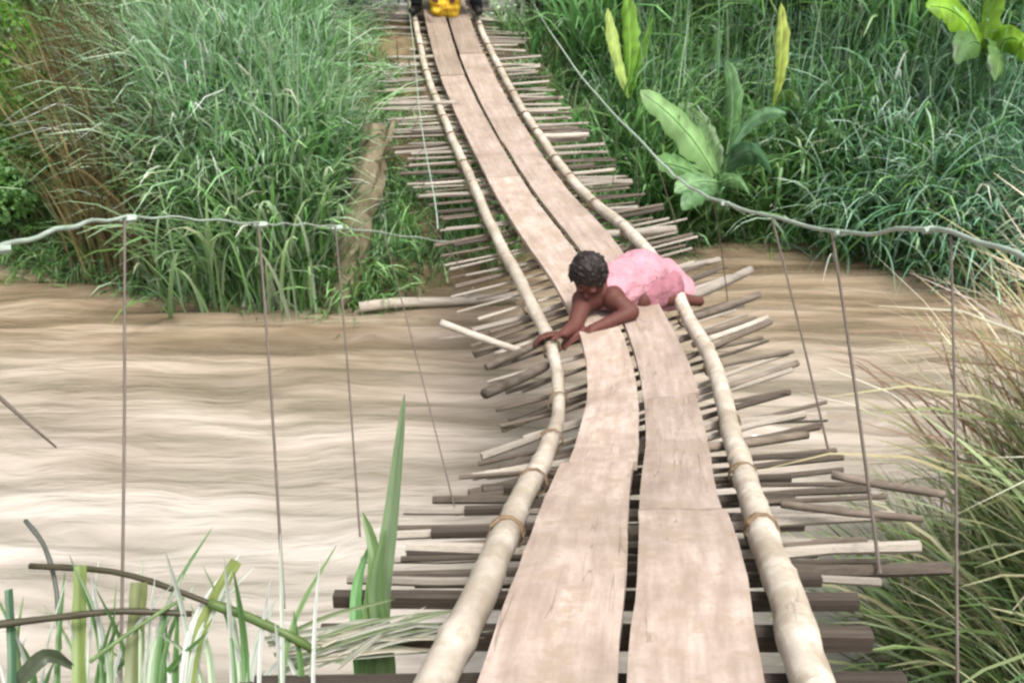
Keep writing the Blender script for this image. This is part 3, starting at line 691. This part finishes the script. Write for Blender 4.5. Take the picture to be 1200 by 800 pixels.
# broad-leaved plants
def big_leaf(p0, p1, p2, width, col, parent, fold=.25, K=18, name='leaf', split=0, seed=0, roll=.9):
    """broad leaf along a bent midrib with two half blades and a raised rib"""
    rdm = random.Random(seed); bm = bmesh.new(); p0, p1, p2 = map(Vector, (p0, p1, p2)); rows = []
    for i in range(K+1):
        f = i/K; c = p0*(1-f)**2+p1*2*f*(1-f)+p2*f*f; d = ((p1-p0)*(1-f)+(p2-p1)*f).normalized()
        s_ = d.cross(Vector((0, 0, 1))); s_ = s_.normalized() if s_.length > .05 else Vector((1, 0, 0)); n_ = s_.cross(d).normalized()
        s_, n_ = (s_*math.cos(roll)+n_*math.sin(roll)), (n_*math.cos(roll)-s_*math.sin(roll))
        w_ = width*.5*math.sin(math.pi*min(1, f*.92+.06))**.65*(1+rdm.uniform(-.3, .12)*(split+.2))
        if i == K: w_ = .002
        rows.append([bm.verts.new(c-s_*w_-n_*w_*fold+n_*rdm.uniform(-.05, .05)*w_), bm.verts.new(c-s_*w_*.5+n_*w_*.12), bm.verts.new(c-n_*width*.03), bm.verts.new(c+s_*w_*.5+n_*w_*.12), bm.verts.new(c+s_*w_-n_*w_*fold+n_*rdm.uniform(-.05, .05)*w_)])
    for i in range(K):
        for k in range(4): bm.faces.new((rows[i][k], rows[i][k+1], rows[i+1][k+1], rows[i+1][k]))
    nv = len(bm.verts); o = obj(name, bm, M['leaf'], parent, True)
    cc = np.tile(np.array([col]), (nv, 1))*(1+rng.normal(0, .20, (nv, 1))); cc = cc.reshape(-1, 5, 3); cc[:, 2] = cc[:, 2]*1.35+.05
    add_colour(o.data, np.clip(cc.reshape(-1, 3), 0, 1))
    rp = [p0*(1-f)**2+p1*2*f*(1-f)+p2*f*f for f in np.linspace(0, .95, 8)]
    r_ = obj('midrib', tube(rp, [width*.045*(1-.8*i/7) for i in range(8)], 5), M['leaf'], o, True)
    add_colour(r_.data, np.tile(np.array([[c_*1.4+.06 for c_ in col]]), (len(r_.data.vertices), 1)))
    return o
def stalk(pts, r0, r1, col, parent, name='stalk'):
    o = obj(name, tube(pts, list(np.linspace(r0, r1, len(pts))), 8, .05, 1), M['leaf'], parent, True)
    add_colour(o.data, np.tile(np.array([col]), (len(o.data.vertices), 1))*(1+rng.normal(0, .1, (len(o.data.vertices), 1)))); return o
LG, MG, DG, YG = (.22, .38, .14), (.13, .26, .09), (.03, .12, .07), (.34, .48, .05)
def broad_plant(label, cat, basepx, leaves, name='taro_plant'):
    b_ = PX(*basepx); gz = float(ground_h(b_.x, b_.y)); root = thing(name, label, cat, (b_.x, b_.y, gz)); o_ = root.location
    for i, (a, m_, e, w_, c_) in enumerate(leaves):
        A, B_, E = PX(*a)-o_, PX(*m_)-o_, PX(*e)-o_
        stalk([Vector((0, 0, -.05)), Vector((A.x*.3, A.y*.3, A.z*.5)), A], .028, .014, (.12, .25, .09), root)
        big_leaf(A, B_, E, w_, c_, root, seed=i+int(basepx[0]), split=.6)
    return root
T = 9.9
broad_plant('broad leaved plant with one pale arched leaf to each side, right of the bridge', 'plant', (842, 240, 10.3), [
    ((838, 205, 9.7), (812, 148, 9.5), (750, 106, 9.4), .36, LG), ((842, 210, 9.9), (830, 150, 10), (795, 120, 10.1), .26, (.14, .25, .09)), ((846, 215, 9.9), (880, 180, 10), (935, 185, 10), .24, (.12, .24, .09)), ((840, 222, 9.5), (812, 222, 9.2), (800, 246, 9.1), .2, (.12, .24, .10)), ((846, 205, 10), (868, 120, 10.2), (850, 70, 10.3), .24, (.13, .25, .10)), ((836, 215, 9.8), (800, 190, 9.4), (768, 190, 9.2), .34, MG),
    ((850, 190, 9.7), (880, 118, 9.7), (922, 133, 9.5), .20, (.24, .42, .24)), ((848, 200, 9.8), (885, 150, 9.6), (905, 205, 9.5), .36, (.07, .16, .08)),
    ((842, 215, 9.6), (820, 205, 9.3), (790, 225, 9.2), .26, (.18, .32, .14)),
    ((845, 215, 9.6), (870, 200, 9.3), (878, 228, 9.2), .22, (.15, .28, .12))])
broad_plant('banana plant with an upright yellow green furled leaf', 'banana plant', (912, 190, 10.3), [
    ((906, 125, 10.0), (918, 70, 9.9), (915, 4, 9.9), .19, (.52, .60, .14)), ((910, 125, 10.8), (880, 60, 10.9), (830, 80, 10.9), .30, (.05, .14, .07)),
    ((908, 120, 10.6), (935, 100, 10.4), (940, 130, 10.3), .22, (.24, .36, .06)), ((905, 120, 10.9), (900, 40, 11.2), (860, -30, 11.4), .3, MG)], 'banana_plant')
broad_plant('bright green banana plant with upright leaves just right of the far planks', 'banana plant', (738, 160, 10.5), [
    ((735, 110, 10.3), (742, 50, 10.2), (732, -20, 10.2), .22, (.24, .44, .06)), ((738, 115, 10.3), (720, 60, 10.1), (712, 10, 10.0), .16, (.44, .56, .16)), ((738, 115, 10.3), (750, 60, 10.2), (765, 20, 10.1), .18, (.18, .36, .06)),
    ((735, 105, 11.1), (752, 70, 11), (745, 100, 10.8), .2, (.07, .22, .02)), ((738, 100, 11.4), (770, 20, 11.6), (800, 10, 11.7), .28, (.07, .2, .08))], 'banana_plant')
broad_plant('banana plant with yellow green leaves in the top right corner', 'banana plant', (1150, 150, 9.6), [
    ((1150, 60, 9.3), (1130, 0, 9.2), (1085, 8, 9.1), .36, (.20, .38, .02)), ((1152, 60, 9.3), (1160, -10, 9.2), (1180, -60, 9.2), .34, (.24, .40, .05)),
    ((1155, 65, 9.3), (1200, 10, 9.1), (1215, 95, 9.0), .38, (.20, .36, .03)), ((1152, 60, 9.4), (1140, 30, 9.1), (1120, 75, 9.0), .3, (.10, .20, .06)),
    ((1155, 60, 9.4), (1180, 40, 9.1), (1165, 95, 9.0), .3, (.12, .22, .07))], 'banana_plant')

# dead trunk standing at the waterline
tr0 = PX(402, 352, 8.75); trk = thing('dead_tree', 'broken pale brown tree trunk standing at the waterline left of the bridge', 'dead tree', (tr0.x, tr0.y, float(ground_h(tr0.x, tr0.y))-.1))
pts = [PX(398, 372, 8.75), PX(405, 320, 8.75), PX(418, 260, 8.8), PX(434, 200, 8.85), PX(442, 150, 8.9)]
obj('trunk', tube(local(curve_pts(pts, 14), trk), list(np.linspace(.15, .11, 14)), 12, .5, 5), M['trunk'], trk)
obj('limb', tube(local([PX(438, 190, 8.85), PX(455, 165, 8.8), PX(462, 140, 8.8)], trk), [.035, .03, .015], 7, .3, 8), M['trunk'], trk)
obj('limb', tube(local([PX(428, 225, 8.85), PX(412, 190, 8.8), PX(409, 165, 8.8)], trk), [.03, .022, .01], 7, .3, 9), M['trunk'], trk)
# bleached pole floating along the waterline
pp = [PX(422, 357, 8.55), PX(510, 351, 8.5), PX(606, 340, 8.5)]
for p in pp: pass
a_, b_ = Vector((-1.27, 7.98, .05)), Vector((.05, 8.2, .07))
fl = thing('driftwood_pole', 'bleached white pole lying at the far waterline beneath the bridge', 'pole', tuple(a_))
obj('shaft', tube(local([a_+(b_-a_)*f+Vector((0, .03*math.sin(f*5), .01*math.sin(f*9))) for f in np.linspace(0, 1, 12)], fl), [.046*(1-.25*f) for f in np.linspace(0, 1, 12)], 9, .08, 3), M['stickpale'], fl, True)
obj('branch_stub', tube(local([a_+(b_-a_)*.65, a_+(b_-a_)*.72+Vector((0, -.05, .12))], fl), [.02, .012], 6), M['stickpale'], fl)

# concrete pillars and white post at the far bridge head
def pillar(label, px, t, w_, top, group):
    p = PX(px, 15, t); gz = float(ground_h(p.x, p.y))-.3; root = thing('concrete_pillar', label, 'pillar', (p.x, p.y, gz), group)
    h = p.z+top-gz
    bm = bmesh.new(); bmesh.ops.create_cube(bm, size=1); bmesh.ops.scale(bm, vec=(w_, w_, h), verts=bm.verts); bmesh.ops.translate(bm, vec=(0, 0, h/2), verts=bm.verts)
    bmesh.ops.bevel(bm, geom=bm.edges, offset=.015, segments=2, affect='EDGES'); obj('shaft', bm, M['concrete'], root)
    bm = bmesh.new(); bmesh.ops.create_cube(bm, size=1); bmesh.ops.scale(bm, vec=(w_*1.25, w_*1.25, .09), verts=bm.verts); bmesh.ops.translate(bm, vec=(0, 0, h+.046), verts=bm.verts)
    bmesh.ops.bevel(bm, geom=bm.edges, offset=.01, segments=1, affect='EDGES'); obj('cap', bm, M['concrete'], root)
    bm = bmesh.new(); bmesh.ops.create_cube(bm, size=1); bmesh.ops.scale(bm, vec=(w_*1.3, w_*1.3, .45), verts=bm.verts); bmesh.ops.translate(bm, vec=(0, 0, .225), verts=bm.verts)
    bmesh.ops.bevel(bm, geom=bm.edges, offset=.02, segments=1, affect='EDGES'); obj('footing', bm, M['concrete'], root)
pillar('grey concrete pillar left of the far end of the planks', 454, 11.9, .44, 1.5, 'concrete pillars at the bridge head')
pillar('grey concrete pillar right of the far end of the planks', 589, 11.9, .32, 1.5, 'concrete pillars at the bridge head')
p = PX(612, 30, 11.7); gz = float(ground_h(p.x, p.y)); pst = thing('marker_post', 'thin white post right of the two concrete pillars', 'post', (p.x, p.y, gz-.2))
obj('shaft', tube([(0, 0, 0), (.01, 0, 1), (.0, 0, 1.9)], [.03, .03, .028], 8), M['white_paint'], pst)
obj('band', tube([(.008, 0, 1.0), (.008, 0, 1.08)], [.034, .034], 8), M['black'], pst)
# abutment slab that carries the far deck end
p = crom(PL, NS)*.5+crom(PR, NS)*.5
ab = thing('abutment', 'low concrete abutment under the far bridge end', 'abutment', (p.x, p.y+.1, p.z-.5))
bm = bmesh.new(); bmesh.ops.create_cube(bm, size=1); bmesh.ops.scale(bm, vec=(1.25, .7, .85), verts=bm.verts); bmesh.ops.bevel(bm, geom=bm.edges, offset=.03, segments=2, affect='EDGES'); obj('block', bm, M['concrete'], ab)

# ------------------------------------------------------------------ near plants
def near_blades(name, label, px0, px1, py0, py1, t0, t1, n, length, palette, weights=None, width=(.006, .014), lean=(.0, .5), droop=(.3, 1.6), ang=None, sp=1.2, jit=.25, K=7, kind='stuff'):
    px = rng.uniform(px0, px1, n); py = rng.uniform(py0, py1, n); tt = rng.uniform(t0, t1, n)
    pts = np.array([list(PX(a, b_, c_)) for a, b_, c_ in zip(px, py, tt)])
    pts[:, 2] = ground_h(pts[:, 0], pts[:, 1])-.04
    an = rng.uniform(0, 2*np.pi, n) if ang is None else rng.normal(ang, sp, n)
    return blades(name, pts, an, rng.uniform(length[0], length[1], n), rng.uniform(*width, n), rng.uniform(*lean, n), rng.uniform(*droop, n), cols(n, palette, weights, jit), K, label=label, kind=kind)
# right foreground grass
def bank_blades(name, label, x, y, n, length, palette, weights=None, width=(.006, .014), lean=(0, .5), droop=(.3, 1.6), ang=None, sp=1.2, K=7):
    bx = rng.uniform(*x, n); by = rng.uniform(*y, n); bz = ground_h(bx, by)-.04
    an = rng.uniform(0, 2*np.pi, n) if ang is None else rng.normal(ang, sp, n)
    return blades(name, np.stack([bx, by, bz], 1), an, rng.uniform(*length, n), rng.uniform(*width, n), rng.uniform(*lean, n), rng.uniform(*droop, n), cols(n, palette, weights), K, label=label)
NEARG = [(.20, .30, .11), (.32, .43, .19), (.13, .21, .08), (.52, .58, .38), (.42, .41, .24)]
NEARY = [(.44, .37, .20), (.56, .51, .31), (.33, .37, .17), (.26, .16, .11), (.68, .65, .52)]
bank_blades('near_grass', 'green grass on the near right bank at the lower right corner', (1.75, 2.8), (2.4, 3.8), 2600, (.6, 1.3), NEARG, width=(.012, .028), ang=math.pi*.8, sp=1.3)
bank_blades('dry_near_grass', 'yellow brown reeds leaning over the water at the right edge', (2.25, 3.1), (2.8, 4.0), 1400, (1.2, 2.0), NEARY, width=(.012, .028), lean=(0, .35), droop=(.2, 1.5), ang=math.pi*.9, sp=1.4)
bank_blades('near_grass', 'short green tufts under the right crossbeam ends', (1.0, 1.8), (1.7, 3.0), 1500, (.35, .8), NEARG, width=(.005, .010))
bank_blades('near_grass', 'pale grass beneath the left crossbeams at the bottom edge', (-1.6, .2), (.9, 1.75), 1500, (.5, 1.05), [(.30, .40, .24), (.42, .48, .36), (.14, .28, .09), (.5, .52, .44)], width=(.005, .012), ang=.9, sp=1.6)

# lower left reeds: upright cut stalks, crossing stems and leaves
rb = PX(150, 900, 2.0); reed = thing('reed_clump', 'clump of upright green reeds crossed by brown stems in the lower left corner', 'reeds', (rb.x, rb.y, float(ground_h(rb.x, rb.y))))
RO = reed.location.copy()
def rp(*a): return PX(*a)-RO
def reed_stalk(pts, r, col, name='stalk'):
    P = [rp(*p_) for p_ in pts]; n = 14; cp = curve_pts(P, n)
    rr = [r*(1.15 if i % 4 == 2 else 1)*(1-.15*i/n) for i in range(n)]
    o = obj(name, tube(cp, rr, 9, .06, int(pts[0][0])), M['leaf'], reed, True); nv = len(o.data.vertices)
    add_colour(o.data, np.clip(np.tile(np.array([col]), (nv, 1))*(1+rng.normal(0, .14, (nv, 1))), 0, 1)); return o
G1, G2, B1 = (.22, .30, .09), (.10, .16, .05), (.085, .075, .045)
def strap(pts, width, col, name='leaf'):
    o = wide_blade(pts, width, col, reed, name, cut=True); return o
def _later():
    strap([(95, 1120, 1.75), (96, 900, 1.85), (92, 770, 1.95), (94, 662, 2.0)], .034, G1)
    strap([(150, 1150, 1.75), (152, 900, 1.85), (156, 790, 1.95), (163, 682, 2.0)],   .044, (.19, .22, .09))
    strap([(195, 1150, 1.8), (192, 900, 1.9), (190, 790, 2.05), (192, 716, 2.1)], .022, (.08, .15, .06))
    strap([(215, 1000, 1.8), (222, 790, 1.95), (245, 715, 2.0), (277, 657, 2.02)], .030, (.24, .30, .09))
    strap([(8, 1100, 1.7), (10, 900, 1.8), (14, 780, 1.9), (10, 690, 1.95)], .022, (.07, .15, .08))
reed_stalk([(35, 663, 2.05), (140, 671, 2.03), (245, 706, 2.0), (350, 750, 2.0)], .0062, B1, 'stem')
reed_stalk([(245, 706, 1.99), (290, 722, 1.99), (340, 745, 1.98), (368, 762, 2.0)], .0095, (.13, .20, .06), 'stem')
reed_stalk([(-30, 735, 1.9), (60, 724, 1.93), (140, 716, 1.95), (225, 719, 1.98)], .0068, B1, 'stem')
reed_stalk([(105, 775, 1.9), (160, 735, 1.94), (215, 700, 1.97)], .004, (.2, .3, .12), 'stem')
reed_stalk([(30, 610, 2.15), (52, 640, 2.1), (66, 690, 2.05), (70, 760, 2.0)], .005, (.14, .15, .13), 'stem')
def wide_blade(pts, width, col, parent, name='leaf', cut=False):
    P = [rp(*p_) if parent is reed else PX(*p_)-parent.location for p_ in pts]; n = 16; cp = curve_pts(P, n); v = []; right = Vector((1, 0, 0))
    for i, c_ in enumerate(cp):
        f = i/(n-1); w_ = width*.5*((1-.25*f)*(1+.06*math.sin(i*2.3)) if cut else math.sin(math.pi*min(.985, .25+f*.74))**.8)*(1+rng.uniform(-.05, .05))
        d = (cp[min(i+1, n-1)]-cp[max(i-1, 0)]).normalized(); s_ = d.cross(cF).normalized(); nn = s_.cross(d)
        v += [c_-s_*w_, c_-s_*w_*.5+nn*w_*.2, c_+nn*w_*.42, c_+s_*w_*.5+nn*w_*.2, c_+s_*w_]
    f = [];
    for i in range(n-1):
        for k in range(4): f.append((i*5+k, i*5+k+1, i*5+k+6, i*5+k+5))
    o = mesh_obj(name, v, f, M['leaf'], parent, smooth=True); add_colour(o.data, np.clip(np.tile(np.array([col]), (len(v), 1))*(1+np.tile(np.array([-.12, .05, -.3, .10, -.05]), n)[:, None])*(1+rng.normal(0, .10, (len(v), 1))), 0, 1)); return o
_later()
rdm = random.Random(12)
for k in range(70):
    x = rdm.uniform(-30, 370); y = rdm.uniform(820, 900); l = rdm.uniform(90, 230); dx = rdm.uniform(-70, 90)
    wide_blade([(x, y+60, 1.9), (x+dx*.2, y-l*.5, 1.98), (x+dx, y-l, 2.0+rdm.uniform(-.1, .15))], rdm.uniform(.006, .018), rdm.choice([(.2, .32, .13), (.40, .50, .34), (.12, .24, .08), (.55, .6, .52), (.62, .64, .6)]), reed)
# dark curled leaf bottom left
wide_blade([(20, 800, 1.9), (55, 768, 1.92), (90, 785, 1.95)], .03, (.08, .10, .06), reed)

# broad upright blade beside the left crossbeams
kb = PX(435, 900, 2.3); big = thing('reed_plant', 'tall broad green blade standing against the water left of the bridge', 'reed', (kb.x, kb.y, float(ground_h(kb.x, kb.y))))
wide_blade([(440, 960, 2.15), (446, 720, 2.22), (461, 580, 2.28), (474, 462, 2.32)], .040, (.15, .22, .11), big)
wide_blade([(425, 950, 2.1), (432, 760, 2.2), (440, 660, 2.24), (425, 600, 2.28)], .042, (.14, .23, .08), big)
wide_blade([(455, 950, 2.1), (452, 780, 2.18), (440, 690, 2.22), (452, 620, 2.26)], .042, (.12, .20, .07), big)
wide_blade([(440, 950, 2.15), (420, 760, 2.2), (418, 690, 2.25), (432, 640, 2.3)], .03, (.12, .30, .09), big)
# limp bleached straw over the near left beams
st = thing('dead_straw', 'limp grey straw lying over the near left crossbeams', 'straw', tuple(PX(450, 760, 2.1)))
rdm = random.Random(21)
for k in range(34):
    x0 = rdm.uniform(310, 400); y0 = rdm.uniform(745, 790); x1 = rdm.uniform(450, 585); y1 = rdm.uniform(700, 765)
    wide_blade([(x0, y0, 2.06), ((x0+x1)/2, (y0+y1)/2-rdm.uniform(0, 14), 2.10), (x1, y1, 2.10+rdm.uniform(0, .08))], rdm.uniform(.004, .011), rdm.choice([(.36, .38, .30), (.48, .48, .40), (.22, .28, .14), (.5, .46, .36)]), st, 'straw_blade')
# thin dark stem slanting in from the left edge
ds = PX(-200, 330, 1.9); stem = thing('dry_reed', 'thin dark stem slanting down at the left edge over the water', 'stem', tuple(ds))
obj('shaft', tube(local([PX(-420, 900, 1.5), PX(-330, 420, 1.8), PX(-120, 380, 1.95), PX(0, 466, 2.0), PX(32, 495, 2.0), PX(66, 524, 2.0)], stem), [.008, .007, .006, .0045, .0035, .002], 6), M['wire'], stem, True)
